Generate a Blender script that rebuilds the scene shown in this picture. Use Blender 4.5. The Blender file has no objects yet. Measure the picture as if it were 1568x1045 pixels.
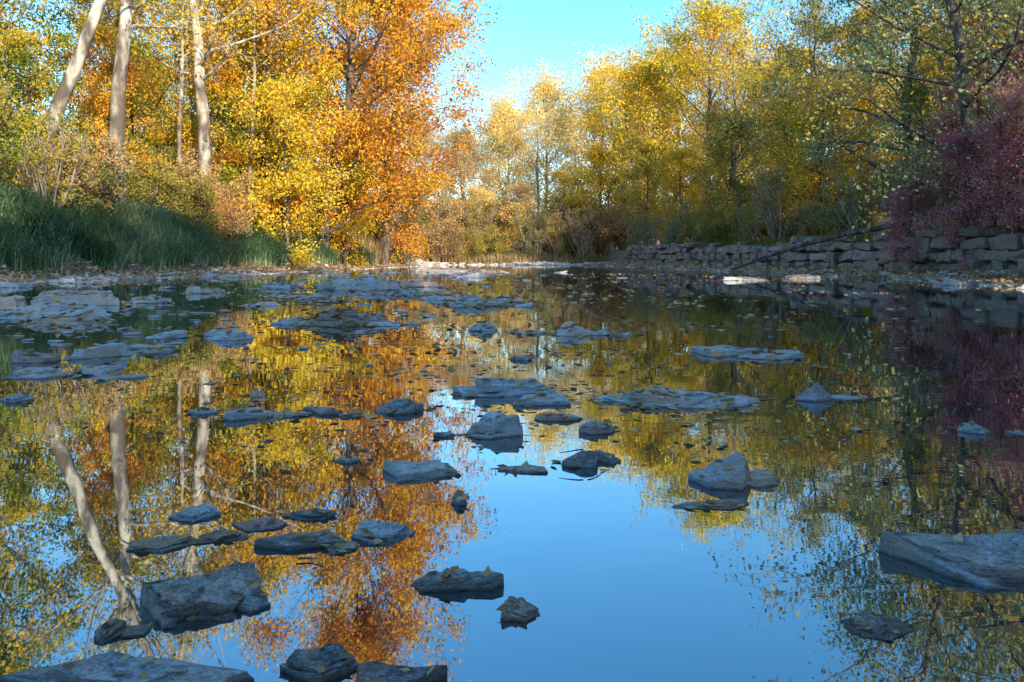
import bpy, math, random
import numpy as np
import bmesh
from mathutils import Vector, noise, Matrix

random.seed(7)
scene = bpy.context.scene
COL = scene.collection
scene.view_settings.view_transform = 'Standard'
scene.view_settings.look = 'None'
scene.view_settings.exposure = 0

# ---------------------------------------------------------------- node helpers
def new_mat(name):
    m = bpy.data.materials.new(name); m.use_nodes = True
    nt = m.node_tree; nt.nodes.clear()
    out = nt.nodes.new('ShaderNodeOutputMaterial')
    return m, nt, out
def N(nt, t, **kw):
    n = nt.nodes.new(t)
    for k, v in kw.items():
        setattr(n, k, v)
    return n
def ramp(nt, stops, interp='LINEAR'):
    r = nt.nodes.new('ShaderNodeValToRGB'); r.color_ramp.interpolation = interp
    e = r.color_ramp.elements
    while len(e) < len(stops): e.new(0.5)
    for i, (p, c) in enumerate(stops):
        e[i].position = p; e[i].color = (c[0], c[1], c[2], 1)
    return r

def leaf_mat(name, cols, transl=0.35):
    m, nt, out = new_mat(name); L = nt.links
    at = N(nt, 'ShaderNodeAttribute', attribute_name='rnd')
    geo = N(nt, 'ShaderNodeNewGeometry')
    nz = N(nt, 'ShaderNodeTexNoise'); nz.inputs['Scale'].default_value = 0.5; nz.inputs['Detail'].default_value = 1
    L.new(geo.outputs['Position'], nz.inputs['Vector'])
    oi = N(nt, 'ShaderNodeObjectInfo')
    a = N(nt, 'ShaderNodeMath', operation='MULTIPLY_ADD'); a.inputs[1].default_value = 1.7; a.inputs[2].default_value = -0.85
    L.new(nz.outputs['Fac'], a.inputs[0])
    b = N(nt, 'ShaderNodeMath', operation='MULTIPLY_ADD'); b.inputs[1].default_value = 0.85
    L.new(at.outputs['Fac'], b.inputs[0]); L.new(a.outputs[0], b.inputs[2])
    c = N(nt, 'ShaderNodeMath', operation='MULTIPLY_ADD'); c.inputs[1].default_value = 0.2; 
    L.new(oi.outputs['Random'], c.inputs[0]); L.new(b.outputs[0], c.inputs[2])
    n = len(cols)
    r = ramp(nt, [(i/(n-1)*0.96+0.02, q) for i, q in enumerate(cols)])
    L.new(c.outputs[0], r.inputs['Fac'])
    d = N(nt, 'ShaderNodeBsdfDiffuse'); t = N(nt, 'ShaderNodeBsdfTranslucent')
    L.new(r.outputs['Color'], d.inputs['Color']); L.new(r.outputs['Color'], t.inputs['Color'])
    mx = N(nt, 'ShaderNodeMixShader'); mx.inputs[0].default_value = transl
    L.new(d.outputs[0], mx.inputs[1]); L.new(t.outputs[0], mx.inputs[2])
    L.new(mx.outputs[0], out.inputs['Surface'])
    return m

def bark_mat(name, dark, light, scale=3.0, thr=0.5, zgrad=False):
    m, nt, out = new_mat(name); L = nt.links
    tc = N(nt, 'ShaderNodeTexCoord'); mp = N(nt, 'ShaderNodeMapping'); mp.inputs['Scale'].default_value = (1, 1, 0.45)
    L.new(tc.outputs['Object'], mp.inputs['Vector'])
    nz = N(nt, 'ShaderNodeTexNoise'); nz.inputs['Scale'].default_value = scale; nz.inputs['Detail'].default_value = 6
    L.new(mp.outputs[0], nz.inputs['Vector'])
    r = ramp(nt, [(thr-0.12, dark), (thr+0.02, [0.5*(a+b) for a, b in zip(dark, light)]), (thr+0.1, light)])
    if zgrad:   # sycamores keep brown bark at the foot, peel to pale higher up
        sp = N(nt, 'ShaderNodeSeparateXYZ'); L.new(tc.outputs['Object'], sp.inputs[0])
        mr = N(nt, 'ShaderNodeMapRange'); mr.inputs['From Min'].default_value = 0; mr.inputs['From Max'].default_value = 7
        mr.inputs['To Min'].default_value = -0.17; mr.inputs['To Max'].default_value = 0.02
        L.new(sp.outputs['Z'], mr.inputs['Value'])
        ad = N(nt, 'ShaderNodeMath', operation='ADD'); L.new(nz.outputs['Fac'], ad.inputs[0]); L.new(mr.outputs[0], ad.inputs[1])
        L.new(ad.outputs[0], r.inputs['Fac'])
    else:
        L.new(nz.outputs['Fac'], r.inputs['Fac'])
    p = N(nt, 'ShaderNodeBsdfPrincipled'); p.inputs['Roughness'].default_value = 0.9
    L.new(r.outputs[0], p.inputs['Base Color'])
    nb = N(nt, 'ShaderNodeTexNoise'); nb.inputs['Scale'].default_value = 14; L.new(mp.outputs[0], nb.inputs['Vector'])
    bp = N(nt, 'ShaderNodeBump'); bp.inputs['Strength'].default_value = 0.5; bp.inputs['Distance'].default_value = 0.03
    L.new(nb.outputs['Fac'], bp.inputs['Height']); L.new(bp.outputs[0], p.inputs['Normal'])
    L.new(p.outputs[0], out.inputs['Surface'])
    return m

# ---------------------------------------------------------------- mesh builder
class MB:
    def __init__(s):
        s.v = []; s.nv = 0; s.f4 = []; s.m4 = []; s.r4 = []; s.f3 = []; s.m3 = []; s.r3 = []
    def quads(s, V, F, mat=0, rnd=None):
        s.v.append(V); F = np.asarray(F) + s.nv; s.nv += len(V)
        s.f4.append(F); s.m4.append(np.full(len(F), mat)); s.r4.append(np.zeros(len(F)) if rnd is None else rnd)
    def tris(s, V, F, mat=0, rnd=None):
        s.v.append(V); F = np.asarray(F) + s.nv; s.nv += len(V)
        s.f3.append(F); s.m3.append(np.full(len(F), mat)); s.r3.append(np.zeros(len(F)) if rnd is None else rnd)
    def tube(s, P, r, k, mat=0):
        n = len(P)
        T = np.gradient(P, axis=0); T /= np.linalg.norm(T, axis=1)[:, None] + 1e-9
        ref = np.array([0.0, 0, 1]) if abs(T[0][2]) < 0.8 else np.array([1.0, 0, 0])
        A = np.cross(T, ref); A /= np.linalg.norm(A, axis=1)[:, None] + 1e-9
        B = np.cross(T, A)
        th = np.arange(k) * 2*math.pi/k
        V = P[:, None, :] + r[:, None, None]*(np.cos(th)[None, :, None]*A[:, None, :] + np.sin(th)[None, :, None]*B[:, None, :])
        i = np.arange(n-1)[:, None]*k; j = np.arange(k)[None, :]; j2 = (j+1) % k
        F = np.stack([i+j, i+j2, i+k+j2, i+k+j], axis=-1).reshape(-1, 4)
        s.quads(V.reshape(-1, 3), F, mat)
    def leaves(s, C, size, rng, mat=1, rnd=None, wfac=0.62, flat=0.0):
        n = len(C)
        u = rng.normal(size=(n, 3)); 
        u[:, 2] *= (1-flat); u[:, 2] -= 0.3*(1-flat)
        u /= np.linalg.norm(u, axis=1)[:, None]
        q = rng.normal(size=(n, 3)); q[:, 2] *= (1-flat)
        w = np.cross(u, q) if flat < 0.5 else np.cross(u, np.array([0, 0, 1.0]) + 0.2*q)
        w /= np.linalg.norm(w, axis=1)[:, None] + 1e-9
        L = (size*rng.uniform(0.6, 1.3, n))[:, None]
        V = np.stack([C-u*L*0.5, C+w*L*wfac*0.5-u*L*0.05, C+u*L*0.5, C-w*L*wfac*0.5-u*L*0.05], axis=1).reshape(-1, 3)
        F = np.arange(4*n).reshape(-1, 4)
        s.quads(V, F, mat, rng.random(n) if rnd is None else rnd)
    def build(s, name, mats, smooth_mats=()):
        V = np.concatenate(s.v).astype(np.float32)
        f4 = np.concatenate(s.f4) if s.f4 else np.zeros((0, 4), int)
        f3 = np.concatenate(s.f3) if s.f3 else np.zeros((0, 3), int)
        m = np.concatenate([x for x in s.m4+s.m3]); r = np.concatenate([x for x in s.r4+s.r3])
        loops = np.concatenate([f4.ravel(), f3.ravel()]).astype(np.int32)
        st = np.concatenate([np.arange(len(f4))*4, len(f4)*4+np.arange(len(f3))*3]).astype(np.int32)
        me = bpy.data.meshes.new(name)
        me.vertices.add(len(V)); me.vertices.foreach_set('co', V.ravel())
        me.loops.add(len(loops)); me.loops.foreach_set('vertex_index', loops)
        me.polygons.add(len(st)); me.polygons.foreach_set('loop_start', st)
        me.polygons.foreach_set('material_index', m.astype(np.int32))
        sm = np.isin(m, list(smooth_mats)) if smooth_mats else np.zeros(len(m), bool)
        me.polygons.foreach_set('use_smooth', sm)
        for mt in mats: me.materials.append(mt)
        me.update(calc_edges=True)
        a = me.attributes.new('rnd', 'FLOAT', 'FACE'); a.data.foreach_set('value', r.astype(np.float32))
        return me

def put(name, me, loc=(0, 0, 0), rot=0.0, sc=1.0, leaf=None, bark=None):
    o = bpy.data.objects.new(name, me); COL.objects.link(o)
    o.location = loc; o.rotation_euler = (0, 0, rot); o.scale = (sc, sc, sc) if not isinstance(sc, tuple) else sc
    if leaf is not None:
        o.material_slots[1].link = 'OBJECT'; o.material_slots[1].material = leaf
    if bark is not None:
        o.material_slots[0].link = 'OBJECT'; o.material_slots[0].material = bark
    return o

# ---------------------------------------------------------------- terrain
YL = [-60, 0, 10, 15, 20, 23.5, 30, 40, 55, 66, 90]
XLv = [-10, -9.5, -10.3, -11.6, -12.4, -10.8, -9.9, -9.0, -7.5, -6.5, -5]
YR = [-60, 0, 16, 20, 30, 47, 66, 90]
XRv = [9, 9.5, 10.6, 11.2, 10.4, 8.3, 6, 4]
def sdist(x, y):
    w = 0.35*np.sin(y*0.9+1)+0.2*np.sin(y*2.3)
    return np.interp(y, YL, XLv)-x+w, x-np.interp(y, YR, XRv)+0.25*np.sin(y*1.3), y-66+0.8*np.sin(x*0.6)
def H(x, y):
    x = np.asarray(x, float); y = np.asarray(y, float)
    sl, sr, sf = sdist(x, y)
    f = np.interp(y, [0, 20, 55], [1, 1, 0.65])
    hl = np.interp(sl, [-6, -0.6, 0, 1.4, 1.9, 3.6, 7, 16, 60], [-.5, -.08, 0.01, .2, .6, 2.0, 2.7, 3.6, 14])*np.where(sl > 0, f, 1)
    wl = x-(np.interp(y, YR, XRv)+2.0)
    hr0 = np.interp(sr, [-6, -0.6, 0, 1.9], [-.5, -.08, 0.01, .2])
    hr1 = np.interp(wl, [0.25, 0.65, 6, 14, 60], [0, 1.0, 1.5, 2.5, 14])
    hr = hr0+np.where(wl > 0.2, hr1, 0)
    hf = np.interp(sf, [-6, -.6, 0, 2, 5, 20, 50, 120], [-.5, -.08, .01, .2, .6, 1.4, 4, 12])
    h = np.maximum(np.maximum(hl, hr), hf)
    return h+0.03*np.sin(x*2.1+y*1.3)*np.sin(y*1.7-x)*(h > 0.05)+0.02*np.sin(x*5.1)*np.sin(y*4.3)
def gz(x, y): return float(H(x, y))

xs = np.concatenate([np.linspace(-400, -40, 16)[:-1], np.linspace(-40, -16, 30)[:-1], np.arange(-16, 16, 0.28), np.linspace(16, 40, 30)[1:], np.linspace(40, 400, 16)[1:]])
ys = np.concatenate([np.linspace(-300, -20, 14)[:-1], np.arange(-20, 75, 0.36), np.linspace(76, 130, 30), np.linspace(140, 700, 14)])
X, Y = np.meshgrid(xs, ys); Z = H(X, Y)
nx, ny = len(xs), len(ys)
i = np.arange(ny-1)[:, None]*nx; j = np.arange(nx-1)[None, :]
F = np.stack([i+j, i+j+1, i+nx+j+1, i+nx+j], -1).reshape(-1, 4)
mb = MB(); mb.quads(np.stack([X, Y, Z], -1).reshape(-1, 3), F)
m, nt, out = new_mat('forest_floor'); L = nt.links
geo = N(nt, 'ShaderNodeNewGeometry')
n1 = N(nt, 'ShaderNodeTexNoise'); n1.inputs['Scale'].default_value = 1.2; n1.inputs['Detail'].default_value = 8
n2 = N(nt, 'ShaderNodeTexVoronoi'); n2.inputs['Scale'].default_value = 14
L.new(geo.outputs['Position'], n1.inputs['Vector']); L.new(geo.outputs['Position'], n2.inputs['Vector'])
r1 = ramp(nt, [(0.3, (0.06, 0.045, 0.03)), (0.5, (0.14, 0.11, 0.07)), (0.7, (0.07, 0.08, 0.035))])
r2 = ramp(nt, [(0.0, (0.10, 0.07, 0.05)), (0.4, (0.32, 0.21, 0.12)), (0.7, (0.24, 0.22, 0.20)), (1, (0.42, 0.28, 0.14))])
sp = N(nt, 'ShaderNodeSeparateColor'); L.new(n2.outputs['Color'], sp.inputs[0]); L.new(sp.outputs[0], r2.inputs['Fac'])
L.new(n1.outputs['Fac'], r1.inputs['Fac'])
mx = N(nt, 'ShaderNodeMixRGB'); mx.inputs[0].default_value = 0.65
L.new(r1.outputs[0], mx.inputs[1]); L.new(r2.outputs[0], mx.inputs[2])
p = N(nt, 'ShaderNodeBsdfPrincipled'); p.inputs['Roughness'].default_value = 0.95
L.new(mx.outputs[0], p.inputs['Base Color'])
bp = N(nt, 'ShaderNodeBump'); bp.inputs['Strength'].default_value = 0.7; bp.inputs['Distance'].default_value = 0.05
L.new(n2.outputs['Distance'], bp.inputs['Height']); L.new(bp.outputs[0], p.inputs['Normal'])
L.new(p.outputs[0], out.inputs['Surface'])
put('ground', mb.build('ground', [m], smooth_mats=(0,)))

# ---------------------------------------------------------------- water
m, nt, out = new_mat('creek_water'); L = nt.links
geo = N(nt, 'ShaderNodeNewGeometry')
na = N(nt, 'ShaderNodeTexNoise'); na.inputs['Scale'].default_value = 1.8; na.inputs['Detail'].default_value = 1.0
nb = N(nt, 'ShaderNodeTexNoise'); nb.inputs['Scale'].default_value = 10.0; nb.inputs['Detail'].default_value = 2
ncl = N(nt, 'ShaderNodeTexNoise'); ncl.inputs['Scale'].default_value = 0.35; ncl.inputs['Detail'].default_value = 2
mp = N(nt, 'ShaderNodeMapping'); mp.inputs['Scale'].default_value = (0.8, 1.3, 1)
L.new(geo.outputs['Position'], mp.inputs['Vector'])
for q in (na, nb, ncl): L.new(mp.outputs[0], q.inputs['Vector'])
rc = ramp(nt, [(0.45, (0.12,)*3), (0.62, (1,)*3)]); L.new(ncl.outputs['Fac'], rc.inputs['Fac'])
mu = N(nt, 'ShaderNodeMath', operation='MULTIPLY'); L.new(nb.outputs['Fac'], mu.inputs[0]); L.new(rc.outputs[0], mu.inputs[1])
m2 = N(nt, 'ShaderNodeMath', operation='MULTIPLY'); L.new(mu.outputs[0], m2.inputs[0]); m2.inputs[1].default_value = 0.5
ad = N(nt, 'ShaderNodeMath', operation='ADD'); L.new(na.outputs['Fac'], ad.inputs[0]); L.new(m2.outputs[0], ad.inputs[1])
bp = N(nt, 'ShaderNodeBump'); bp.inputs['Strength'].default_value = 1.0; bp.inputs['Distance'].default_value = 0.0009
L.new(ad.outputs[0], bp.inputs['Height'])
fr = N(nt, 'ShaderNodeFresnel'); fr.inputs['IOR'].default_value = 1.33; L.new(bp.outputs[0], fr.inputs['Normal'])
mr = N(nt, 'ShaderNodeMapRange'); mr.inputs['From Min'].default_value = 0.02; mr.inputs['From Max'].default_value = 0.6
mr.inputs['To Min'].default_value = 0.38; mr.inputs['To Max'].default_value = 0.92
L.new(fr.outputs[0], mr.inputs['Value'])
gl = N(nt, 'ShaderNodeBsdfGlossy'); gl.inputs['Roughness'].default_value = 0.012; gl.inputs['Color'].default_value = (0.85, 0.93, 1, 1)
L.new(bp.outputs[0], gl.inputs['Normal'])
df = N(nt, 'ShaderNodeBsdfDiffuse'); df.inputs['Color'].default_value = (0.012, 0.02, 0.024, 1)
ms = N(nt, 'ShaderNodeMixShader'); L.new(mr.outputs[0], ms.inputs[0]); L.new(df.outputs[0], ms.inputs[1]); L.new(gl.outputs[0], ms.inputs[2])
L.new(ms.outputs[0], out.inputs['Surface'])
mb = MB(); mb.quads(np.array([[-30, -200, 0], [30, -200, 0], [30, 80, 0], [-30, 80, 0]], float), [[0, 1, 2, 3]])
put('creek_water', mb.build('creek_water', [m]))

# ---------------------------------------------------------------- materials
bark_syc = bark_mat('sycamore_bark', (0.12, 0.09, 0.065), (0.62, 0.54, 0.42), 2.6, 0.52, True)
bark_brn = bark_mat('brown_bark', (0.045, 0.035, 0.027), (0.17, 0.13, 0.10), 5, 0.5)
bark_gry = bark_mat('grey_bark', (0.13, 0.11, 0.09), (0.42, 0.35, 0.27), 4, 0.5)
GOLD = leaf_mat('leaves_gold', [(0.22, 0.26, 0.03), (0.58, 0.44, 0.035), (0.87, 0.59, 0.05), (0.90, 0.50, 0.04), (0.76, 0.32, 0.03)])
ORNG = leaf_mat('leaves_orange', [(0.80, 0.58, 0.06), (0.87, 0.50, 0.05), (0.82, 0.38, 0.04), (0.64, 0.25, 0.035), (0.38, 0.17, 0.05)])
GRYL = leaf_mat('leaves_green_yellow', [(0.07, 0.13, 0.025), (0.18, 0.25, 0.035), (0.42, 0.40, 0.05), (0.79, 0.54, 0.05), (0.80, 0.36, 0.03)])
OLIV = leaf_mat('leaves_olive', [(0.13, 0.15, 0.035), (0.27, 0.26, 0.055), (0.48, 0.39, 0.09), (0.66, 0.43, 0.08)])
PALE = leaf_mat('leaves_pale_gold', [(0.68, 0.52, 0.15), (0.86, 0.64, 0.21), (0.9, 0.70, 0.28), (0.9, 0.60, 0.15)])
DKGR = leaf_mat('leaves_dark_green', [(0.06, 0.10, 0.035), (0.13, 0.18, 0.06), (0.24, 0.28, 0.09), (0.42, 0.38, 0.10), (0.64, 0.42, 0.06)])
SAGE = leaf_mat('leaves_sage', [(0.13, 0.18, 0.085), (0.21, 0.28, 0.13), (0.33, 0.38, 0.18), (0.48, 0.46, 0.15), (0.72, 0.46, 0.07)])
RED = leaf_mat('leaves_red', [(0.40, 0.14, 0.18), (0.60, 0.24, 0.27), (0.62, 0.32, 0.30), (0.46, 0.34, 0.20)])
TAN = leaf_mat('leaves_tan', [(0.34, 0.22, 0.11), (0.54, 0.36, 0.16), (0.68, 0.47, 0.20), (0.58, 0.29, 0.09)])
YELO = leaf_mat('leaves_yellow', [(0.38, 0.36, 0.04), (0.70, 0.53, 0.05), (0.90, 0.64, 0.06), (0.90, 0.50, 0.04)])

# ---------------------------------------------------------------- trees
def curve(rng, p0, d, length, n, up=0.15, wob=0.18):
    P = [p0]; d = d/np.linalg.norm(d); st = length/(n-1)
    for _ in range(n-1):
        P.append(P[-1]+d*st)
        d = d+rng.normal(size=3)*wob; d[2] += up*0.5; d /= np.linalg.norm(d)
    return np.array(P)

def grow(seed, Ht, R, cb, tr, lean=(0, 0), n1=24, n2=6, n3=4, lpt=40, ls=0.14, spread=0.35, up=0.35, stems=1, bare_top=2.0, bk=0.4, droop=0.0, sides=9, wig=0.12):
    rng = np.random.default_rng(seed); mb = MB()
    LC = []; LR = []
    for s in range(stems):
        n = 14; t = np.linspace(0, 1, n)
        az0 = rng.uniform(0, 6.28); so = 0 if stems == 1 else R*rng.uniform(0.2, 0.75)
        w = np.cumsum(rng.normal(size=(n, 2))*wig*Ht/14, axis=0); w -= w[0]
        P = np.zeros((n, 3))
        Hs = Ht*(1 if stems == 1 else rng.uniform(0.6, 1.0))
        P[:, 0] = lean[0]*t+w[:, 0]+so*math.cos(az0)*t**0.8; P[:, 1] = lean[1]*t+w[:, 1]+so*math.sin(az0)*t**0.8
        P[:, 2] = Hs*t-0.4*(t == 0)
        rr = tr*(1-t)**0.75+0.012; rr[0] *= 1.35
        tt = np.linspace(0, 1, 32); PP = np.stack([np.interp(tt, t, P[:, k]) for k in range(3)], 1)
        PP[1:-1] = (PP[:-2]+PP[1:-1]*2+PP[2:])/4
        mb.tube(PP, np.interp(tt, t, rr), sides, 0)
        k1 = max(2, int(n1/stems))
        for a in range(k1):
            rel = (a+rng.random())/k1
            t0 = cb+(0.985-cb)*rel
            b = np.array([np.interp(t0, t, P[:, k]) for k in range(3)])
            az = a*2.4+rng.normal()*0.5
            prof = math.sin(math.pi*(0.2+0.75*rel))**0.7
            ln = (R if stems == 1 else R*0.55)*prof*rng.uniform(0.6, 1.25)
            e = up+0.7*rel-droop
            d = np.array([math.cos(az)*math.cos(e), math.sin(az)*math.cos(e), math.sin(e)])
            B = curve(rng, b, d, ln, 7, up=0.10-droop*0.3, wob=0.13)
            r0 = np.interp(t0, t, rr)*bk
            mb.tube(B, np.linspace(r0, 0.008, 7), 5, 0)
            for c in range(n2):
                f = rng.uniform(0.2, 1.0)*6; i0 = min(int(f), 5); q = B[i0]+(B[i0+1]-B[i0])*(f-i0)
                dd = (B[i0+1]-B[i0]); dd = dd/np.linalg.norm(dd)+rng.normal(size=3)*0.6
                l2 = ln*rng.uniform(0.25, 0.5)
                C = curve(rng, q, dd, l2, 5, up=0.08-droop*0.4, wob=0.2)
                mb.tube(C, np.linspace(max(r0*0.35*(1-f/8), .009), 0.005, 5), 4, 0)
                for g in range(n3):
                    f2 = rng.uniform(0.25, 1.0)*4; i1 = min(int(f2), 3); q2 = C[i1]+(C[i1+1]-C[i1])*(f2-i1)
                    dd = C[i1+1]-C[i1]; dd = dd/np.linalg.norm(dd)+rng.normal(size=3)*0.7
                    l3 = max(0.3, l2*rng.uniform(0.35, 0.7))
                    D = curve(rng, q2, dd, l3, 4, up=-droop*0.5, wob=0.25)
                    mb.tube(D, np.linspace(0.008, 0.003, 4), 3, 0)
                    zz = D[1][2]/Ht
                    keep = 1.0 if zz < bare_top else max(0.0, 1-(zz-bare_top)*7)*0.9
                    nl = int(lpt*rng.uniform(0.2, 1.7)*keep)
                    if nl > 0:
                        u = rng.random(nl)*3; ii = np.minimum(u.astype(int), 2)
                        pos = D[ii]+(D[ii+1]-D[ii])*(u-ii)[:, None]+rng.normal(size=(nl, 3))*spread*np.array([1, 1, 0.7])
                        LC.append(pos); LR.append(np.clip(rng.random()*0.5+rng.random(nl)*0.5, 0, 1))
    if LC:
        mb.leaves(np.concatenate(LC), ls, rng, 1, np.concatenate(LR))
    return mb

def proto(name, mb, bark=bark_brn, leaf=GOLD):
    return mb.build(name, [bark, leaf], smooth_mats=(0,))

P0 = proto('tree_round', grow(1, 14, 5.4, 0.10, 0.24, n1=30, n2=7, n3=3, lpt=40, ls=0.165, spread=0.32))
P1 = proto('tree_oval', grow(2, 16, 4.6, 0.10, 0.22, n1=32, n2=6, n3=3, lpt=40, ls=0.165, spread=0.32))
P2 = proto('tree_airy', grow(3, 15, 4.8, 0.2, 0.2, n1=26, n2=6, n3=4, lpt=11, ls=0.14, spread=0.28), bark_gry)
P3 = proto('tree_broad', grow(4, 15, 6.2, 0.10, 0.2, n1=34, n2=7, n3=3, lpt=30, ls=0.2, spread=0.42, up=0.55), bark_gry)
P4 = proto('tree_small', grow(5, 8, 3.2, 0.04, 0.10, n1=24, n2=6, n3=4, lpt=26, ls=0.14, spread=0.28))
P5 = proto('tree_spread', grow(6, 13, 6.0, 0.12, 0.25, n1=26, n2=7, n3=4, lpt=22, ls=0.14, spread=0.3, droop=0.12))
S0 = proto('shrub_a', grow(11, 3.2, 2.0, 0.05, 0.03, n1=36, n2=4, n3=2, lpt=22, ls=0.11, spread=0.18, stems=9, sides=5))
S1 = proto('shrub_b', grow(12, 2.6, 2.2, 0.05, 0.03, n1=40, n2=4, n3=2, lpt=18, ls=0.10, spread=0.17, stems=10, sides=5))
S2 = proto('shrub_twiggy', grow(13, 3.6, 2.0, 0.1, 0.03, n1=48, n2=5, n3=2, lpt=6, ls=0.09, spread=0.13, stems=12, sides=5, up=0.7), bark_gry)

def tree(name, me, x, y, sc, leaf, bark=None, rot=None):
    return put(name, me, (x, y, gz(x, y)-0.1), random.uniform(0, 6.28) if rot is None else rot, sc, leaf, bark)

def hero(name, mb, x, y, leaf, bark=bark_syc):
    return put(name, mb.build(name, [bark, leaf], smooth_mats=(0,)), (x, y, gz(x, y)-0.1))
hero('sycamore_tree', grow(21, 15, 4.0, 0.5, 0.26, lean=(6.0, 0), n1=16, n2=5, n3=4, lpt=11, ls=.14, up=.5, bare_top=0.7, sides=14, wig=.06), -16.6, 26, GRYL)
hero('sycamore_tree', grow(22, 16, 4.0, 0.42, 0.30, lean=(0.4, 0), n1=20, n2=5, n3=4, lpt=11, ls=.14, up=.5, bare_top=0.6, sides=14, wig=.05), -14.1, 27.5, GOLD)
hero('sycamore_tree', grow(23, 18, 6.0, 0.36, 0.32, lean=(-1.6, 0), n1=22, n2=6, n3=4, lpt=7, ls=.14, up=.3, bare_top=0.5, sides=14, wig=.07), -12.9, 34, GOLD)
hero('sycamore_tree', grow(24, 14, 3.0, 0.4, 0.11, lean=(0.3, 0), n1=16, n2=5, n3=3, lpt=12, ls=.14, up=.5, sides=10, wig=.06), -14.6, 34, GOLD)
hero('sycamore_tree', grow(25, 14, 3.0, 0.45, 0.10, lean=(0.2, 0), n1=16, n2=5, n3=3, lpt=12, ls=.14, up=.5, sides=10, wig=.06), -12.4, 36.5, GOLD)
hero('maple_tree', grow(31, 20, 7.8, 0.06, 0.32, lean=(3.2, -1), n1=44, n2=8, n3=4, lpt=46, ls=.18, spread=.38, sides=12), -10.6, 43, ORNG, bark_brn)
hero('maple_tree', grow(32, 20, 6.4, 0.04, 0.3, lean=(1.9, 0), n1=38, n2=7, n3=4, lpt=42, ls=.20, spread=.4, sides=10), -9.0, 54, ORNG, bark_brn)
hero('box_elder_tree', grow(41, 14, 7.5, 0.16, 0.22, lean=(-2.4, 1), n1=30, n2=8, n3=5, lpt=10, ls=.12, spread=.24, droop=.05, sides=12), 12.8, 13.2, SAGE, bark_brn)
hero('box_elder_tree', grow(42, 13, 6.2, 0.08, 0.22, lean=(-1.8, 0), n1=32, n2=7, n3=5, lpt=20, ls=.13, spread=.28, droop=.28, sides=12), 14.4, 23.5, SAGE, bark_brn)

T = [
 ('maple_tree', P0, -20.5, 30, 0.92, GRYL), ('maple_tree', P1, -25, 34, 0.85, GRYL), ('maple_tree', P0, -18.5, 37, 0.85, GRYL),
 ('maple_tree', P4, -18.0, 29, 0.75, GRYL), ('maple_tree', P4, -16.4, 31.5, 0.75, ORNG), ('maple_tree', P4, -14.2, 36.5, 0.8, GRYL),
 ('maple_tree', P0, -12.2, 38.5, 0.95, GOLD), ('maple_tree', P1, -15.5, 41, 0.9, GOLD), ('maple_tree', P4, -10.8, 37, 1.0, YELO),
 ('maple_tree', P0, -17, 48, 1.0, GOLD), ('maple_tree', P1, -23, 46, 0.95, GRYL), ('maple_tree', P0, -29, 38, 0.95, GRYL),
 ('maple_tree', P0, -27, 28, 0.85, GRYL), ('maple_tree', P4, -21, 25, 0.8, GRYL), ('maple_tree', P4, -13.0, 40, 1.1, GRYL),
 ('maple_tree', P4, -9.9, 46, 0.8, GOLD), ('maple_tree', P4, -8.3, 58, 0.8, TAN), ('maple_tree', P0, -13, 64, 1.1, ORNG), ('maple_tree', P1, -10, 72, 0.8, TAN),
 # centre
 ('cottonwood_tree', P3, -5, 80, 0.75, TAN), ('cottonwood_tree', P3, -1, 90, 1.0, PALE), ('cottonwood_tree', P2, 2.5, 84, 0.95, PALE),
 ('cottonwood_tree', P3, 4.5, 96, 1.2, PALE), ('cottonwood_tree', P3, 9.5, 88, 1.25, PALE), ('cottonwood_tree', P0, 12, 82, 1.3, YELO),
 ('cottonwood_tree', P0, 17, 80, 1.35, GOLD), ('cottonwood_tree', P0, 15.8, 62, 1.3, YELO), ('cottonwood_tree', P3, 13.2, 70, 1.0, GOLD),
 ('cottonwood_tree', P4, 1, 75, 0.8, TAN), ('cottonwood_tree', P4, 5, 73, 0.9, OLIV), ('cottonwood_tree', P4, 8.2, 72, 1.1, GOLD), ('cottonwood_tree', P4, -3, 75, 0.75, PALE),
 ('cottonwood_tree', P4, 11, 63, 1.0, OLIV), ('cottonwood_tree', P4, 12, 55, 0.8, GOLD), ('cottonwood_tree', P0, 20, 66, 1.0, OLIV), ('cottonwood_tree', P0, 26, 72, 1.1, GOLD),
 # right bank
 ('cottonwood_tree', P0, 18.5, 52, 0.8, YELO), ('box_elder_tree', P2, 14.5, 50, 0.85, ORNG), ('box_elder_tree', P4, 13, 46, 0.9, OLIV),
 ('box_elder_tree', P5, 16, 40, 0.85, OLIV), ('box_elder_tree', P0, 20, 43, 0.85, GOLD), ('box_elder_tree', P4, 14.4, 36, 0.85, GOLD),
 ('box_elder_tree', P5, 15.5, 31, 0.95, SAGE), ('box_elder_tree', P0, 21, 35, 0.9, GOLD), ('box_elder_tree', P2, 15.5, 26, 0.95, GOLD),
 ('box_elder_tree', P5, 18.5, 25, 1.0, SAGE), ('box_elder_tree', P0, 25, 28, 0.95, ORNG), ('box_elder_tree', P4, 15.4, 28.5, 0.65, DKGR),
 ('box_elder_tree', P5, 18, 16, 0.85, SAGE), ('box_elder_tree', P0, 24, 19, 0.9, OLIV), ('box_elder_tree', P4, 17, 45, 1.0, OLIV), ('box_elder_tree', P4, 20, 58, 1.1, OLIV),
]
for t in T: tree(*t)
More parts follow.
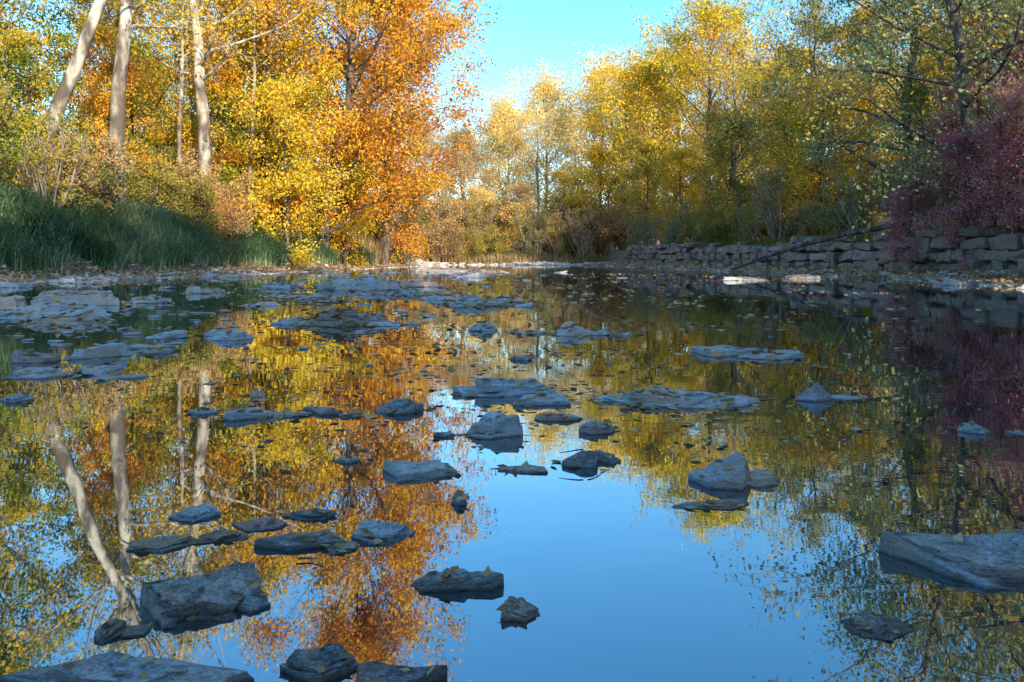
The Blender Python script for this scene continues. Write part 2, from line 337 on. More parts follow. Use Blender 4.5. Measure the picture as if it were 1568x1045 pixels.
# woods beside and behind the viewpoint on the sunny side (they shade the creek)
for x, y, s, mt, me in [(14.5, 1.5, 0.85, DKGR, P0), (14, -4, 1.15, OLIV, P1), (13, -10, 1.3, DKGR, P1), (14, -15.5, 1.4, GOLD, P1), (12, -20, 1.3, OLIV, P1),
                    (17, -21, 1.35, DKGR, P1), (7, -26, 1.2, DKGR, P0), (12, -27, 1.3, DKGR, P1), (2, -30, 1.2, DKGR, P0), (10.5, -15, 1.1, DKGR, P0),
                    (11.5, -5, .8, DKGR, P4), (11.5, -12, .9, DKGR, P4), (11, -17, .9, DKGR, P4)]:
    tree('box_elder_tree', me, x, y, s, mt)
# far woods
rs = random.Random(3)
for k in range(28):
    if k < 16: x = -55+k*8+rs.uniform(-2, 2); y = rs.uniform(104, 118); s = rs.uniform(0.95, 1.15)
    elif k < 22: x = rs.uniform(-46, -34); y = 18+(k-16)*13; s = rs.uniform(0.8, 1.0)
    else: x = rs.uniform(31, 44); y = 16+(k-22)*14; s = rs.uniform(0.8, 1.0)
    tree('maple_tree', rs.choice([P0, P3]), x, y, s, rs.choice([GOLD, ORNG, OLIV, GRYL, PALE] if k >= 16 else [PALE, PALE, OLIV, TAN]))

# shrubs
SH = []
for k in range(24):   # left bank thicket
    y = 18+k*1.9; xl = float(np.interp(y, YL, XLv))
    SH.append((rs.choice([S0, S1, S2]), xl-rs.uniform(3.4, 4.6), y, rs.uniform(0.7, 1.0) if y < 40 else rs.uniform(.7, 1.1), rs.choice([DKGR, OLIV, GRYL, OLIV, TAN]) if y < 40 else rs.choice([GOLD, OLIV, TAN, GOLD])))
    SH.append((rs.choice([S0, S1]), xl-rs.uniform(5.5, 8.5), y+0.7, rs.uniform(0.9, 1.3), rs.choice([GRYL, OLIV, GOLD, ORNG, ORNG, DKGR])))
for x, y, s, mt in [(-13.1, 31.4, .8, OLIV), (-14.2, 25.9, .7, DKGR), (-16.2, 24.4, .7, DKGR), (-12.2, 33, .75, TAN), (-15.2, 26.7, .7, OLIV)]:
    SH.append((S0, x, y, s, mt))
for k in range(20):   # far bank
    x = -9+k*1.1; y = 69+rs.uniform(-1.5, 4)
    SH.append((rs.choice([S0, S1, S2, S2]), x, y, rs.uniform(0.8, 1.4), rs.choice([TAN, OLIV, TAN, GOLD, OLIV])))
    SH.append((rs.choice([S2, S0]), x, y+6, rs.uniform(1.2, 1.8), rs.choice([TAN, PALE, OLIV])))
for k in range(24):   # above the wall
    y = 12+k*2.1; xr = float(np.interp(y, YR, XRv))+2
    SH.append((rs.choice([S0, S1, S2, S2]), xr+rs.uniform(0.8, 2.2), y, rs.uniform(0.6, 1.0), rs.choice([OLIV, OLIV, TAN, SAGE]) if not 14 < y < 27 else rs.choice([RED, RED, SAGE])))
    SH.append((rs.choice([S0, S1, S2]), xr+rs.uniform(3.5, 7), y+0.8, rs.uniform(0.9, 1.5), rs.choice([SAGE, OLIV, TAN, GOLD])))
for me, x, y, s, mt in SH: tree('shrub', me, x, y, s, mt)
for x, y, s in [(13.3, 22.6, .46), (13.8, 21.0, .45), (14.4, 24.4, .55), (13.8, 19.4, .45), (12.9, 25.0, .36), (15.6, 22.8, .66)]:
    tree('sumac_shrub', P4, x, y, s, RED)

# ---------------------------------------------------------------- grass
def blades(name, n, gen, hmin, hmax, width, mat, seed, arch=1.0, bias=(0.6, -0.2)):
    rng = np.random.default_rng(seed)
    bx, by = gen(rng, n); n = len(bx)
    bz = H(bx, by)-0.02
    az = rng.uniform(0, 2*math.pi, n); dx = np.cos(az)+bias[0]; dy = np.sin(az)+bias[1]
    q = np.sqrt(dx*dx+dy*dy)+1e-6; dx /= q; dy /= q
    Ln = rng.uniform(hmin, hmax, n); bend = rng.uniform(0.4, 1.0, n)*arch
    px, py = -dy, dx
    ts = np.array([0, .3, .6, .82, 1.0]); ws = np.array([1, .9, .7, .4, .05])*width*0.5
    V = np.zeros((n, 5, 2, 3))
    for k, (t, w) in enumerate(zip(ts, ws)):
        r = Ln*bend*0.75*t**1.7; z = Ln*(t-0.55*bend*t**2.4)
        for sgn, q in ((-1, 0), (1, 1)):
            V[:, k, q, 0] = bx+dx*r+px*w*sgn; V[:, k, q, 1] = by+dy*r+py*w*sgn; V[:, k, q, 2] = bz+z
    b = np.arange(n)[:, None]*10+np.arange(4)[None, :]*2
    F = np.stack([b, b+1, b+3, b+2], -1).reshape(-1, 4)
    mb = MB(); mb.quads(V.reshape(-1, 3), F, 0, np.repeat(rng.random(n), 4))
    return put(name, mb.build(name, [mat]))
GRASS = leaf_mat('bank_grass', [(0.05, 0.12, 0.055), (0.13, 0.25, 0.12), (0.24, 0.38, 0.2), (0.5, 0.56, 0.34)], 0.25)
STRAW = leaf_mat('dry_reeds', [(0.28, 0.19, 0.09), (0.46, 0.33, 0.16), (0.62, 0.47, 0.25)], 0.25)
def gleft(rng, n):
    nt_ = n//60
    ty = rng.uniform(9, 64, nt_)**1.0; tl = rng.uniform(1.7, 4.6, nt_)
    y = np.repeat(ty, 60)+rng.normal(size=nt_*60)*0.2; l = np.repeat(tl, 60)+rng.normal(size=nt_*60)*0.2
    return np.interp(y, YL, XLv)+0.35*np.sin(y*0.9+1)-l, y
blades('bank_grass', 80000, gleft, 0.5, 1.4, 0.03, GRASS, 5, bias=(1.0, -0.4), arch=1.25)
def greed(rng, n):
    y = rng.uniform(46, 67, n); return np.interp(y, YL, XLv)-rng.uniform(1.4, 4.5, n), y
blades('dry_reeds', 4500, greed, 1.0, 2.4, 0.035, STRAW, 6, arch=0.45, bias=(0, 0))
def gfar(rng, n):
    return rng.uniform(-7, 9, n), 66+rng.uniform(1.0, 5, n)
blades('dry_reeds', 4000, gfar, 0.4, 1.3, 0.035, STRAW, 8, arch=0.6, bias=(0, 0))
def gright(rng, n):
    y = rng.uniform(6, 60, n); return np.interp(y, YR, XRv)+2.0+rng.uniform(0.4, 2.2, n), y
blades('wall_top_grass', 11000, gright, 0.25, 0.8, 0.02, OLIV, 9, bias=(-0.8, 0), arch=1.2)

# ---------------------------------------------------------------- rocks
def rock_mat(name, c0, c1, c2):
    m, nt, out = new_mat(name); L = nt.links
    geo = N(nt, 'ShaderNodeNewGeometry'); oi = N(nt, 'ShaderNodeObjectInfo')
    n1 = N(nt, 'ShaderNodeTexNoise'); n1.inputs['Scale'].default_value = 15; n1.inputs['Detail'].default_value = 10; n1.inputs['Roughness'].default_value = .75
    n2 = N(nt, 'ShaderNodeTexNoise'); n2.inputs['Scale'].default_value = 120; n2.inputs['Detail'].default_value = 6; n2.inputs['Roughness'].default_value = .7
    n3 = N(nt, 'ShaderNodeTexNoise'); n3.inputs['Scale'].default_value = 7; n3.inputs['Detail'].default_value = 5
    ms_ = N(nt, 'ShaderNodeMapping'); ms_.inputs['Scale'].default_value = (1, 1, 4)
    L.new(geo.outputs['Position'], ms_.inputs['Vector'])
    L.new(ms_.outputs[0], n1.inputs['Vector']); L.new(ms_.outputs[0], n2.inputs['Vector']); L.new(geo.outputs['Position'], n3.inputs['Vector'])
    mixn = N(nt, 'ShaderNodeMath', operation='MULTIPLY_ADD'); mixn.inputs[1].default_value = 0.45; L.new(n2.outputs['Fac'], mixn.inputs[0])
    sc1 = N(nt, 'ShaderNodeMath', operation='MULTIPLY'); sc1.inputs[1].default_value = 0.6; L.new(n1.outputs['Fac'], sc1.inputs[0]); L.new(sc1.outputs[0], mixn.inputs[2])
    r = ramp(nt, [(0.39, c0), (0.5, c1), (0.60, c2)])
    ad = N(nt, 'ShaderNodeMath', operation='MULTIPLY_ADD'); ad.inputs[1].default_value = 0.12; L.new(oi.outputs['Random'], ad.inputs[0]); 
    sb = N(nt, 'ShaderNodeMath', operation='SUBTRACT'); L.new(mixn.outputs[0], sb.inputs[0]); sb.inputs[1].default_value = 0.06
    L.new(sb.outputs[0], ad.inputs[2]); L.new(ad.outputs[0], r.inputs['Fac'])
    # rusty / silty stains
    rs_ = ramp(nt, [(0.48, (0, 0, 0)), (0.62, (.75, .75, .75))]); L.new(n3.outputs['Fac'], rs_.inputs['Fac'])
    st = N(nt, 'ShaderNodeMixRGB'); st.inputs[2].default_value = (min(1, c1[0]*1.3), c1[1]*.95, c1[2]*.68, 1)
    L.new(rs_.outputs[0], st.inputs[0]); L.new(r.outputs[0], st.inputs[1])
    mm = N(nt, 'ShaderNodeMixRGB'); mm.blend_type = 'MULTIPLY'; mm.inputs[0].default_value = 0.7
    rg2 = ramp(nt, [(0.38, (.5, .5, .5)), (0.58, (1.0, 1.0, 1.0))]); L.new(n2.outputs['Fac'], rg2.inputs['Fac'])
    L.new(st.outputs[0], mm.inputs[1]); L.new(rg2.outputs[0], mm.inputs[2])
    sp = N(nt, 'ShaderNodeSeparateXYZ'); L.new(geo.outputs['Position'], sp.inputs[0])
    wz = N(nt, 'ShaderNodeMath', operation='MULTIPLY_ADD'); wz.inputs[1].default_value = 0.016; L.new(n1.outputs['Fac'], wz.inputs[0])
    sub = N(nt, 'ShaderNodeMath', operation='SUBTRACT'); L.new(sp.outputs['Z'], sub.inputs[0]); L.new(wz.outputs[0], sub.inputs[1]); wz.inputs[2].default_value = -0.005
    mr = N(nt, 'ShaderNodeMapRange'); mr.inputs['From Min'].default_value = -0.003; mr.inputs['From Max'].default_value = 0.005
    mr.inputs['To Min'].default_value = 0.3; mr.inputs['To Max'].default_value = 1; L.new(sub.outputs[0], mr.inputs['Value'])
    mc = N(nt, 'ShaderNodeVectorMath', operation='SCALE'); L.new(mm.outputs[0], mc.inputs[0]); L.new(mr.outputs[0], mc.inputs['Scale'])
    p = N(nt, 'ShaderNodeBsdfPrincipled'); L.new(mc.outputs[0], p.inputs['Base Color'])
    rr = N(nt, 'ShaderNodeMapRange'); rr.inputs['From Min'].default_value = .4; rr.inputs['From Max'].default_value = 1; rr.inputs['To Min'].default_value = .12; rr.inputs['To Max'].default_value = .36
    L.new(mr.outputs[0], rr.inputs['Value']); L.new(rr.outputs[0], p.inputs['Roughness'])
    p.inputs['Specular IOR Level'].default_value = 0.8
    bp = N(nt, 'ShaderNodeBump'); bp.inputs['Strength'].default_value = 0.8; bp.inputs['Distance'].default_value = 0.004
    L.new(n2.outputs['Fac'], bp.inputs['Height'])
    b2 = N(nt, 'ShaderNodeBump'); b2.inputs['Strength'].default_value = 0.8; b2.inputs['Distance'].default_value = 0.016
    L.new(n1.outputs['Fac'], b2.inputs['Height']); L.new(bp.outputs[0], b2.inputs['Normal']); L.new(b2.outputs[0], p.inputs['Normal'])
    L.new(p.outputs[0], out.inputs['Surface'])
    return m
SLATE = rock_mat('slate', (0.17, 0.175, 0.19), (0.44, 0.455, 0.49), (0.72, 0.74, 0.78))
DARK = rock_mat('dark_slate', (0.08, 0.08, 0.085), (0.25, 0.255, 0.27), (0.50, 0.51, 0.54))
BROWN = rock_mat('brown_stone', (0.15, 0.115, 0.105), (0.42, 0.34, 0.30), (0.66, 0.59, 0.55))
LIGHT = rock_mat('pale_stone', (0.20, 0.195, 0.19), (0.46, 0.45, 0.44), (0.72, 0.71, 0.69))

def outline(rng, n):
    """irregular angular broken-slate outline in the unit square"""
    pts = []
    a0 = rng.uniform(0, 6.28)
    for k in range(n):
        a = a0+(k+rng.uniform(-.36, .36))*2*math.pi/n
        r = rng.uniform(0.68, 1.16)
        pts.append((math.cos(a)*r, math.sin(a)*r))
    for it, amp in ((0, .06), (1, .04), (2, .03)):
        q = []
        for k in range(len(pts)):
            a = pts[k]; b = pts[(k+1) % len(pts)]
            t = rng.uniform(.35, .65); d = (b[0]-a[0], b[1]-a[1])
            ofs = rng.uniform(-1, 1)*amp
            q += [a, (a[0]+d[0]*t-d[1]*ofs*1.2, a[1]+d[1]*t+d[0]*ofs*1.2)]
        pts = q
    return np.array(pts)

def slab_mesh(seed, w, dp, h, name='rock'):
    rng = random.Random(seed); mb = MB()
    nl = rng.choice([1, 2, 2, 3]); base = outline(rng, rng.randint(4, 6))
    off = Vector((seed*3.1, seed*1.7, 0))
    zb = -0.04-h*.3
    dirx, diry = rng.uniform(-.2, .2), rng.uniform(0, .18)
    for l in range(nl):
        O = base if l == 0 else base*np.array([rng.uniform(.5, .92), rng.uniform(.6, .9)])*(1-.15*(l-1))
        O = O+np.array([dirx*l, diry*l])
        z1 = h*rng.uniform(.9, 1.05) if l == nl-1 else h*(rng.uniform(.4, .6)+.2*l)
        z0 = zb if l == 0 else h*.3
        tilt = (rng.uniform(-.3, .3)*h, rng.uniform(-.2, .2)*h)
        rings = [(0.99, z0), (1.0, z1*.3 if l == 0 else z0+(z1-z0)*.4), (0.98, z1*.7 if l == 0 else z1-.15*h), (0.965, z1-.03*h), (0.94, z1), (0.78, z1), (0.6, z1), (0.4, z1), (0.2, z1)]
        n = len(O); V = []
        for ri, (s, z) in enumerate(rings):
            for k in range(n):
                ux, uy = O[k]*s
                jx = noise.noise(Vector((ux*6, uy*6, z/h*3.2+l*5))+off)*0.09
                x = ux*(1+jx) if ri < 4 else ux; y = uy*(1+jx) if ri < 4 else uy
                zz = z
                if ri >= 2:
                    q = noise.noise(Vector((x*1.1, y*1.1, l))+off)
                    zz += tilt[0]*x+tilt[1]*y+q*h*.25+(h*.12 if q > .12 else 0)
                    zz += noise.noise(Vector((x*5, y*5, l))+off)*h*.16
                    zz -= (0.16*h if noise.noise(Vector((x*2.2+5, y*2.2, 3))+off) > .12 else 0)
                V.append((x*w/2, y*dp/2, zz))
        V.append((0, 0, z1)); ci = len(V)-1
        if l: V[ci] = (dirx*l*w/2, diry*l*dp/2, z1)
        Fq = []
        for ri in range(len(rings)-1):
            for k in range(n):
                Fq.append((ri*n+k, ri*n+(k+1) % n, (ri+1)*n+(k+1) % n, (ri+1)*n+k))
        Ft = [((len(rings)-1)*n+k, (len(rings)-1)*n+(k+1) % n, ci) for k in range(n)]
        V = np.array(V); nv0 = mb.nv
        mb.quads(V, Fq)
        mb.f3.append(np.array(Ft)+nv0); mb.m3.append(np.zeros(n)); mb.r3.append(np.zeros(n))
    me = mb.build(name, [], smooth_mats=(0,))
    me.set_sharp_from_angle(angle=math.radians(18))
    return me

def crag_mesh(seed, w, dp, h, peak, name='rock'):
    rng = random.Random(seed); bm = bmesh.new()
    n = rng.randint(5, 7); a0 = rng.uniform(0, 6)
    pk = (rng.uniform(-.3, .3), rng.uniform(-.1, .3))
    for k in range(n):
        a = a0+k*2*math.pi/n+rng.uniform(-.35, .35); r = rng.uniform(0.75, 1.1)
        x = math.cos(a)*w/2*r; y = math.sin(a)*dp/2*r
        bm.verts.new((x*1.03, y*1.03, -0.04-0.2*h)); bm.verts.new((x, y, h*rng.uniform(0.0, 0.35)))
    for k in range(3):
        bm.verts.new((pk[0]*w+rng.uniform(-.25, .25)*w*(1-peak*.6), pk[1]*dp+rng.uniform(-.2, .2)*dp, h*rng.uniform(.8, 1.0)))
    res = bmesh.ops.convex_hull(bm, input=bm.verts[:])
    bmesh.ops.delete(bm, geom=[g for g in res['geom_interior'] if isinstance(g, bmesh.types.BMVert)], context='VERTS')
    bmesh.ops.triangulate(bm, faces=bm.faces[:])
    m = max(w, dp)
    for it in range(3):
        ed = [e for e in bm.edges if e.calc_length() > m*0.1]
        if not ed: break
        bmesh.ops.subdivide_edges(bm, edges=ed, cuts=1); bmesh.ops.triangulate(bm, faces=bm.faces[:])
    off = Vector((seed*3.1, seed*1.7, 0))
    for v in bm.verts:
        q = v.co/m
        v.co += Vector((noise.noise(q*6+off), noise.noise(q*6+off+Vector((7, 0, 0))), noise.noise(q*6+off+Vector((0, 7, 0)))))*.035*m
    bmesh.ops.recalc_face_normals(bm, faces=bm.faces[:])
    me = bpy.data.meshes.new(name); bm.to_mesh(me); bm.free()
    me.polygons.foreach_set('use_smooth', [True]*len(me.polygons))
    me.set_sharp_from_angle(angle=math.radians(18))
    return me

rockpos = []; rocks = []
rr_ = random.Random(55)
def rock(x, y, w, dp, h, mat=SLATE, rz=0.0, tx=0.0, ty=0.0, peak=0.0, seed=None, z=0.0):
    seed = len(rockpos)+200 if seed is None else seed
    if peak >= .3:
        h *= .8
        me = crag_mesh(seed, w, dp, h, peak)
    else:
        h = h*.38
        me = slab_mesh(seed, w*1.1, dp*1.2, h)
        lim = min(.08, h/w*1.1)
        tx += rr_.uniform(-.02, .07); ty += rr_.uniform(-lim, lim)
    me.materials.append(mat)
    o = bpy.data.objects.new('rock', me); COL.objects.link(o)
    o.location = (x, y+dp/2, z); o.rotation_euler = (tx, ty, rz+rr_.uniform(-.15, .15))
    rockpos.append((x, y+dp/2, w, dp, h+z)); rocks.append(o)
    return o
R_ = rock
R_(-.535, 1.25, .205, .20, .085, BROWN, .2, .16, .08, seed=100)
R_(-.445, 1.30, .06, .08, .03, DARK, .5, .0, 0, .4)
R_(-.64, 1.20, .055, .06, .03, BROWN); R_(-.60, 1.22, .05, .04, .01, LIGHT)
R_(-.55, 1.05, .34, .10, .045, SLATE, seed=452)
R_(-.27, 1.09, .11, .08, .05, DARK, .2)
R_(-.165, 1.05, .15, .07, .04, DARK, .1)
R_(-.10, 1.38, .20, .07, .036, DARK, 0, .02, -.10, 0, z=.006)
R_(.018, 1.28, .075, .06, .035, BROWN, .4, .1, 0.05)
R_(-.43, 1.58, .17, .09, .035, DARK, .1); R_(-.36, 1.56, .12, .07, .02, SLATE, .1)
R_(-.28, 1.62, .13, .09, .045, SLATE, -.2, .1)
R_(-.73, 1.75, .13, .10, .035, SLATE, .1)
R_(-.73, 1.57, .15, .10, .016, BROWN); R_(-.63, 1.62, .12, .08, .014, BROWN); R_(-.56, 1.70, .14, .07, .012, SLATE)
R_(-.46, 1.76, .13, .07, .024, DARK)
R_(-.13, 1.87, .05, .05, .04, DARK, 0, 0, 0, .5)
R_(-.25, 2.06, .30, .18, .06, LIGHT, .1, .06, -.03, seed=431)
R_(-.48, 2.25, .085, .06, .024, BROWN)
R_(.03, 2.15, .18, .07, .018, SLATE)
R_(-.075, 2.54, .21, .18, .11, SLATE, .2, .1, -.12)
R_(-.226, 2.58, .07, .05, .03, DARK)
R_(-.46, 2.96, .20, .14, .08, DARK, 0, .05, -.1)
R_(-.95, 2.85, .22, .16, .05, SLATE); R_(-.76, 2.95, .2, .12, .05, BROWN); R_(-.62, 2.9, .1, .08, .03, DARK); R_(-.85, 2.9, .2, .1, .03, SLATE)
R_(-1.21, 2.96, .12, .08, .03, SLATE); R_(-1.1, 3.3, .11, .09, .06, SLATE)
R_(-.03, 3.3, .48, .28, .13, SLATE, .05, .03, .03)
R_(.10, 3.12, .27, .15, .06, SLATE, .2)
R_(.06, 4.5, .15, .1, .07, SLATE)
R_(.30, 2.63, .115, .09, .07, DARK, 0, .1, 0)
R_(.16, 2.84, .17, .09, .035, BROWN)
R_(.20, 2.2, .13, .09, .05, DARK, .3, .1, .1, .4); R_(.27, 2.26, .12, .08, .05, BROWN, -.2)
R_(.69, 3.09, .64, .28, .09, SLATE, -.04, .04, 0, seed=452)
R_(1.27, 3.23, .17, .13, .085, DARK, 0, 0, 0, .7); R_(1.42, 3.25, .2, .1, .02, LIGHT)
R_(1.35, 4.7, .5, .35, .09, SLATE, .1); R_(1.58, 4.55, .45, .25, .06, LIGHT, -.1)
R_(.56, 1.98, .19, .15, .09, DARK, 0, 0, 0, .5, seed=913); R_(.66, 2.02, .16, .12, .05, SLATE); R_(.50, 1.84, .22, .06, .014, BROWN)
R_(1.6, 2.63, .1, .08, .05, SLATE); R_(1.72, 2.6, .08, .05, .02, BROWN)
R_(.97, 1.37, .42, .28, .085, SLATE, -.3, .05, .02, seed=100)
R_(.60, 1.22, .13, .08, .014, BROWN)
R_(-2.08, 3.2, .12, .1, .05, SLATE)
R_(.48, 5.9, .32, .25, .12, BROWN, 0, 0, 0, .4); R_(.68, 6.0, .3, .2, .07, SLATE)
R_(-.23, 6.3, .26, .2, .10, SLATE, 0, 0, 0, .3)
R_(.1, 6.1, .3, .15, .04, LIGHT); R_(.85, 5.95, .2, .12, .05, SLATE)
R_(-1.6, 6.7, .6, .45, .20, BROWN, 0, 0, 0, .4); R_(-1.35, 6.9, .5, .3, .2, BROWN); R_(-2.0, 6.9, .4, .3, .12, SLATE); R_(-1.15, 6.75, .45, .2, .09, SLATE)
R_(-2.3, 5.9, .2, .15, .09, SLATE)
R_(-2.5, 4.6, .42, .3, .17, SLATE, .2); R_(-2.25, 4.8, .25, .2, .09, BROWN)
R_(-2.1, 5.6, .3, .2, .12, SLATE); R_(-2.6, 5.7, .4, .25, .1, SLATE)
R_(-2.45, 3.84, .35, .25, .07, SLATE); R_(-2.2, 4.0, .25, .2, .06, SLATE); R_(-2.75, 4.4, .2, .15, .12, BROWN)
R_(-3.1, 14.2, 1.9, 1.2, .38, SLATE); R_(-4.6, 15, .8, .6, .34, SLATE); R_(-2.0, 16, .9, .6, .3, BROWN); R_(-3.6, 17, 1.4, .8, .34, SLATE)
R_(-.45, 9.5, .9, .5, .12, BROWN, 0, 0, 0, .3); R_(-.1, 10.5, .6, .4, .16, SLATE); R_(-.9, 11, .8, .4, .16, SLATE)
R_(-4.7, 7.4, 1.5, 1.0, .34, SLATE, .2); R_(-5.6, 9.6, 1.1, .8, .36, BROWN); R_(-4.1, 6.7, .9, .5, .18, LIGHT); R_(-6.3, 8.6, 1.2, .9, .40, BROWN); R_(-4.9, 10.2, .6, .4, .2, SLATE)
R_(-1.3, 24, 1.2, .7, .34, SLATE); R_(-1.0, 30, 1.4, .8, .34, BROWN); R_(-7, 58, 2.0, 1.2, .9, LIGHT, 0, 0, 0, .6); R_(-3, 34, 2, 1, .3, BROWN)
R_(6.2, 20.5, 1.2, .6, .2, DARK); R_(8.4, 22, 1.2, .7, .22, DARK); R_(9.8, 17, 1.0, .7, .3, DARK); R_(10.4, 14.8, 1.0, .7, .3, SLATE)
R_(-5.2, 13, .7, .5, .2, BROWN); R_(-3.2, 9.6, .5, .3, .09, SLATE); R_(-2.6, 10.4, .8, .4, .1, SLATE); R_(-3.4, 11.5, .9, .4, .12, BROWN); R_(-1.8, 12.5, .9, .5, .18, SLATE)
# flat stones along the left shoreline
rq = random.Random(12)
for k in range(16):
    yy_ = 11+k*1.15; R_(float(np.interp(yy_, YL, XLv))+rq.uniform(0.1, 2.2), yy_, rq.uniform(.5, 1.2), rq.uniform(.4, .8), rq.uniform(.18, .36), rq.choice([SLATE, BROWN, LIGHT]))

# small stones: one mass
bm = bmesh.new(); bmesh.ops.create_icosphere(bm, subdivisions=2, radius=1)
ICO = np.array([v.co[:] for v in bm.verts]); ICF = np.array([[v.index for v in f.verts] for f in bm.faces]); bm.free()
def stones(name, pts, mat, seed, zf=0.35):
    rng = np.random.default_rng(seed); mb = MB()
    for (x, y, s, z) in pts:
        V = ICO.copy()
        V[:, 2] = np.clip(V[:, 2]*1.6, -.6, .6)
        for _ in range(5):
            nn = rng.normal(size=3); nn[2] *= .4; nn /= np.linalg.norm(nn); dd = rng.uniform(.4, .8)
            k = V@nn; V = V-np.outer(np.maximum(k-dd, 0), nn)
        V = V*np.array([s*rng.uniform(.7, 1.5), s*rng.uniform(.5, 1), s*zf*rng.uniform(.6, 1.3)])
        tl = rng.normal()*.12; V[:, 2] += V[:, 0]*tl
        a = rng.uniform(-.6, .6); ca, sa = math.cos(a), math.sin(a)
        V = V@np.array([[ca, sa, 0], [-sa, ca, 0], [0, 0, 1]])
        mb.tris(V+np.array([x, y, z]), ICF)
    return put(name, mb.build(name, [mat]))
rg = np.random.default_rng(77)
pts = []
for _ in range(140):     # left-middle riffle
    y = rg.uniform(6, 32); x = -0.13*y+rg.normal()*0.14*y-0.6; s = rg.uniform(.03, .12)*(0.5+y*.07)
    pts.append((x, y, s, rg.uniform(-.01, .01)))
for _ in range(70):
    y = rg.uniform(3.6, 9); x = -0.52*y+rg.normal()*0.09*y; pts.append((x, y, rg.uniform(.03, .10), rg.uniform(-.01, .01)))
for _ in range(24):
    y = rg.uniform(2, 6); x = rg.normal()*0.22*y-0.1*y; pts.append((x, y, rg.uniform(.012, .035), rg.uniform(-.006, .002)))
stones('river_stones', pts, SLATE, 1, .24)
pts = []
for _ in range(1900):
    y = rg.uniform(6, 64); l = rg.uniform(-.9, 1.7); x = float(np.interp(y, YL, XLv)+0.35*math.sin(y*0.9+1)-l)
    pts.append((x, y, rg.uniform(.04, .15), max(gz(x, y), -.02)+.01))
for _ in range(1700):
    y = rg.uniform(6, 64); l = rg.uniform(-.8, 2.0); x = float(np.interp(y, YR, XRv)-0.25*math.sin(y*1.3)+l)
    pts.append((x, y, rg.uniform(.04, .17), gz(x, y)+.01))
for _ in range(400):
    x = rg.uniform(-8, 8); y = 66+rg.uniform(-1.5, 1.5); pts.append((x, y, rg.uniform(.08, .3), gz(x, y)+.02))
stones('shore_gravel', pts, LIGHT, 2, .5)

# fallen leaves
LIT = leaf_mat('fallen_leaves', [(0.22, 0.11, 0.06), (0.42, 0.22, 0.11), (0.58, 0.30, 0.12), (0.52, 0.38, 0.24), (0.70, 0.46, 0.16)], 0.15)
lv = []
for _ in range(20000):
    y = rg.uniform(6, 64)
    if rg.random() < .5:
        x = float(np.interp(y, YL, XLv))-rg.uniform(-.6, 2.0)
    else:
        x = float(np.interp(y, YR, XRv))+rg.uniform(-.5, 2.1)
    lv.append((x, y, max(gz(x, y), 0)+.04+rg.random()*.05))
mb = MB(); mb.leaves(np.array(lv), .14, rg, 0, flat=.6)
lv = []; sz = []
for _ in range(1500):     # floating on the water, rafted in loose groups
    cy = rg.uniform(2.4, 30)**1.0; cx = rg.normal()*.28*cy-.08*cy
    for _ in range(rg.integers(1, 6)):
        lv.append((cx+rg.normal()*.12, cy+rg.normal()*.12, .003+rg.random()*.008)); sz.append(min(.022+.008*cy, .1))
mb.leaves(np.array(lv), np.array(sz), rg, 0, flat=.92)
put('fallen_leaves', mb.build('fallen_leaves', [LIT]))

# leaves settled on the rocks, dropped onto the rock surfaces by ray casting
bpy.context.view_layer.update()
lc = []
for o, (x, y, w, dp, h) in zip(rocks, rockpos):
    n = int(rg.uniform(0, 4)+w*30) if w < .6 else 130
    for _ in range(n):
        px = x+rg.normal()*w*.34; py = y+rg.normal()*dp*.38
        mi = o.matrix_world.inverted()
        ok, loc, nr, _i = o.ray_cast(mi@Vector((px, py, 3)), (mi.to_3x3()@Vector((0, 0, -1))).normalized())
        if not ok and y < 2.2: continue
        z = (o.matrix_world@loc).z if ok else 0.0
        lc.append((px, py, max(z, 0)+.003, .008+.014*min(y, 7)))
lc = np.array(lc); mb = MB(); mb.leaves(lc[:, :3], lc[:, 3], rg, 0, flat=.86)
put('fallen_leaves', mb.build('wet_leaves', [LIT]))

# twigs caught on stones
mb = MB(); rng = np.random.default_rng(9)
for (x, y, z, ln, k) in [(.22, 2.24, .035, .08, 3), (.1, 3.2, .04, .12, 2), (-.45, 1.6, .016, .10, 2), (-1.6, 6.8, .14, .5, 5), (.48, 6, .08, .3, 3)]:
    for _ in range(k):
        a = rng.uniform(-.5, .5)+(math.pi if rng.random() < .5 else 0)
        P = curve(rng, np.array([x, y, z])+rng.normal(size=3)*.008, np.array([math.cos(a), math.sin(a)*.5, rng.uniform(-.3, 0)]), ln*rng.uniform(.4, 1.0), 6, up=-.02, wob=.1)
        mb.tube(P, np.linspace(.0018, .0007, 6)*(1+y*.2), 4)
put('driftwood_twigs', mb.build('driftwood_twigs', [bark_brn]))

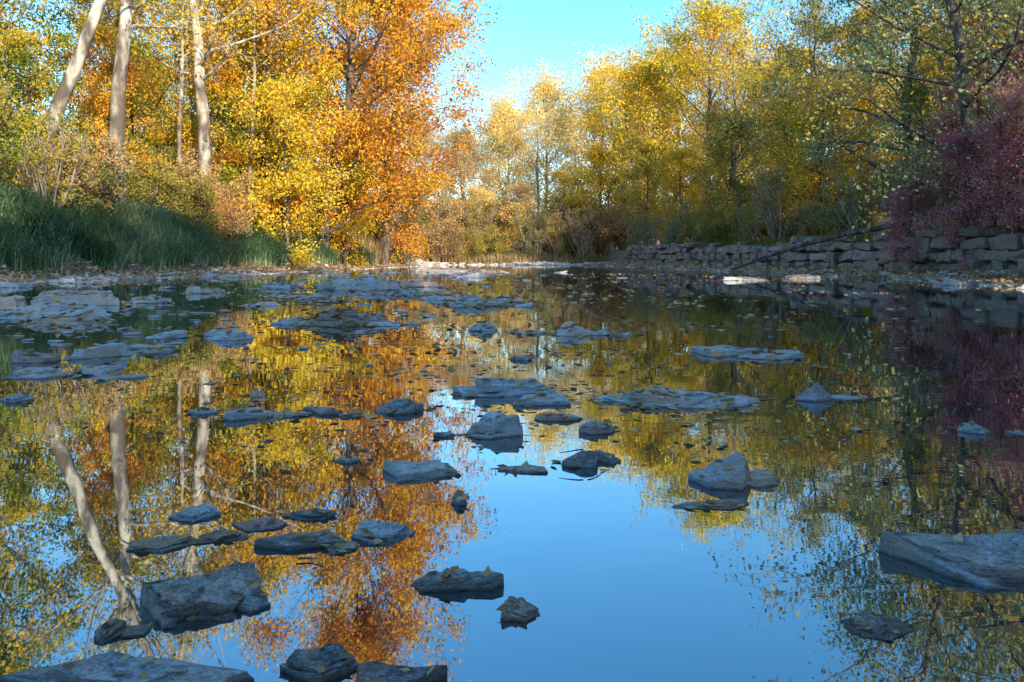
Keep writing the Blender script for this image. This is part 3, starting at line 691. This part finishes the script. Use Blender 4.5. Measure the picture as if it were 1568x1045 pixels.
# ---------------------------------------------------------------- dry-stone retaining wall
WALLM = rock_mat('wall_stone', (0.06, 0.053, 0.045), (0.20, 0.175, 0.15), (0.40, 0.355, 0.31))
bm = bmesh.new(); rw = random.Random(5)
zc = .05
for course in range(4):
    y = 5.0+rw.uniform(0, .5); ch = [.46, .38, .34, .28][course]
    while y < 60:
        bl = rw.choice([rw.uniform(.3, .6), rw.uniform(.6, 1.3)]); yc = y+bl/2
        if (course == 3 and rw.random() < .5) or rw.random() < .04: y += bl; continue
        xw = float(np.interp(yc, YR, XRv))+2.0; x2 = float(np.interp(yc+.5, YR, XRv))+2.0
        ang = math.atan2(x2-xw, .5)
        dz = ch*rw.uniform(.78, 1.0); z0 = zc+rw.uniform(-.03, .03)
        mt = Matrix.Translation((xw+.45+rw.uniform(-.13, .11)+course*.05, yc, z0+dz/2))@Matrix.Rotation(-ang+rw.uniform(-.12, .12), 4, 'Z')@Matrix.Rotation(rw.uniform(-.07, .07), 4, 'X')@Matrix.Diagonal((.85, bl*.95, dz, 1))
        r = bmesh.ops.create_cube(bm, size=1, matrix=mt)
        for v in r['verts']: v.co += Vector((rw.uniform(-.08, .08), rw.uniform(-.08, .08), rw.uniform(-.06, .06)))
        y += bl
    zc += ch
bmesh.ops.bevel(bm, geom=bm.edges[:], offset=.03, segments=1, affect='EDGES')
bmesh.ops.subdivide_edges(bm, edges=[e for e in bm.edges if e.calc_length() > .2], cuts=3, use_grid_fill=True)
for v in bm.verts:
    v.co += Vector((noise.noise(v.co*3), noise.noise(v.co*3+Vector((9, 0, 0))), noise.noise(v.co*3+Vector((0, 9, 0)))))*.08
    v.co += Vector((noise.noise(v.co*9), noise.noise(v.co*9+Vector((9, 0, 0))), noise.noise(v.co*9+Vector((0, 9, 0)))))*.03
me = bpy.data.meshes.new('stone_wall'); bm.to_mesh(me); bm.free(); me.materials.append(WALLM)
put('stone_wall', me)

mb = MB(); rng = np.random.default_rng(4)
P = np.array([[9.4, 33, .1], [10.2, 31.5, .6], [11.2, 29.8, 1.1], [12.2, 28, 1.5], [13.2, 26, 1.75]])
mb.tube(P, np.array([.04, .06, .08, .10, .11]), 8)
put('fallen_log', mb.build('fallen_log', [bark_brn], smooth_mats=(0,)))

# ---------------------------------------------------------------- light
S = Vector((0.52, -0.855, 0)).normalized(); el = math.radians(24)
Sv = Vector((S.x*math.cos(el), S.y*math.cos(el), math.sin(el)))
sl = bpy.data.lights.new('sun', 'SUN'); sl.energy = 7.6; sl.angle = math.radians(.5); sl.color = (1, .87, .66)
so = bpy.data.objects.new('sun', sl); COL.objects.link(so); so.rotation_euler = Sv.to_track_quat('Z', 'Y').to_euler(); so.location = (30, -30, 30)
w = bpy.data.worlds.new('World'); scene.world = w; w.use_nodes = True; nt = w.node_tree
bg = nt.nodes['Background']; sk = nt.nodes.new('ShaderNodeTexSky'); sk.sky_type = 'NISHITA'; sk.sun_disc = False
sk.sun_elevation = el; sk.sun_rotation = math.atan2(S.x, S.y); sk.air_density = 1.0; sk.dust_density = 0.3; sk.ozone_density = 2.0
hs = nt.nodes.new('ShaderNodeHueSaturation'); hs.inputs['Saturation'].default_value = 1.3; hs.inputs['Hue'].default_value = 0.49
nt.links.new(sk.outputs[0], hs.inputs['Color']); nt.links.new(hs.outputs[0], bg.inputs['Color']); bg.inputs['Strength'].default_value = 0.38

# ---------------------------------------------------------------- camera
cd = bpy.data.cameras.new('camera'); cam = bpy.data.objects.new('camera', cd); COL.objects.link(cam)
cam.location = (0, 0, .6); cam.rotation_euler = (math.radians(90), 0, 0)
cd.sensor_width = 36; cd.lens = 36*1184/1568; cd.shift_y = -127/1568; cd.clip_start = .05; cd.clip_end = 2000
scene.camera = cam
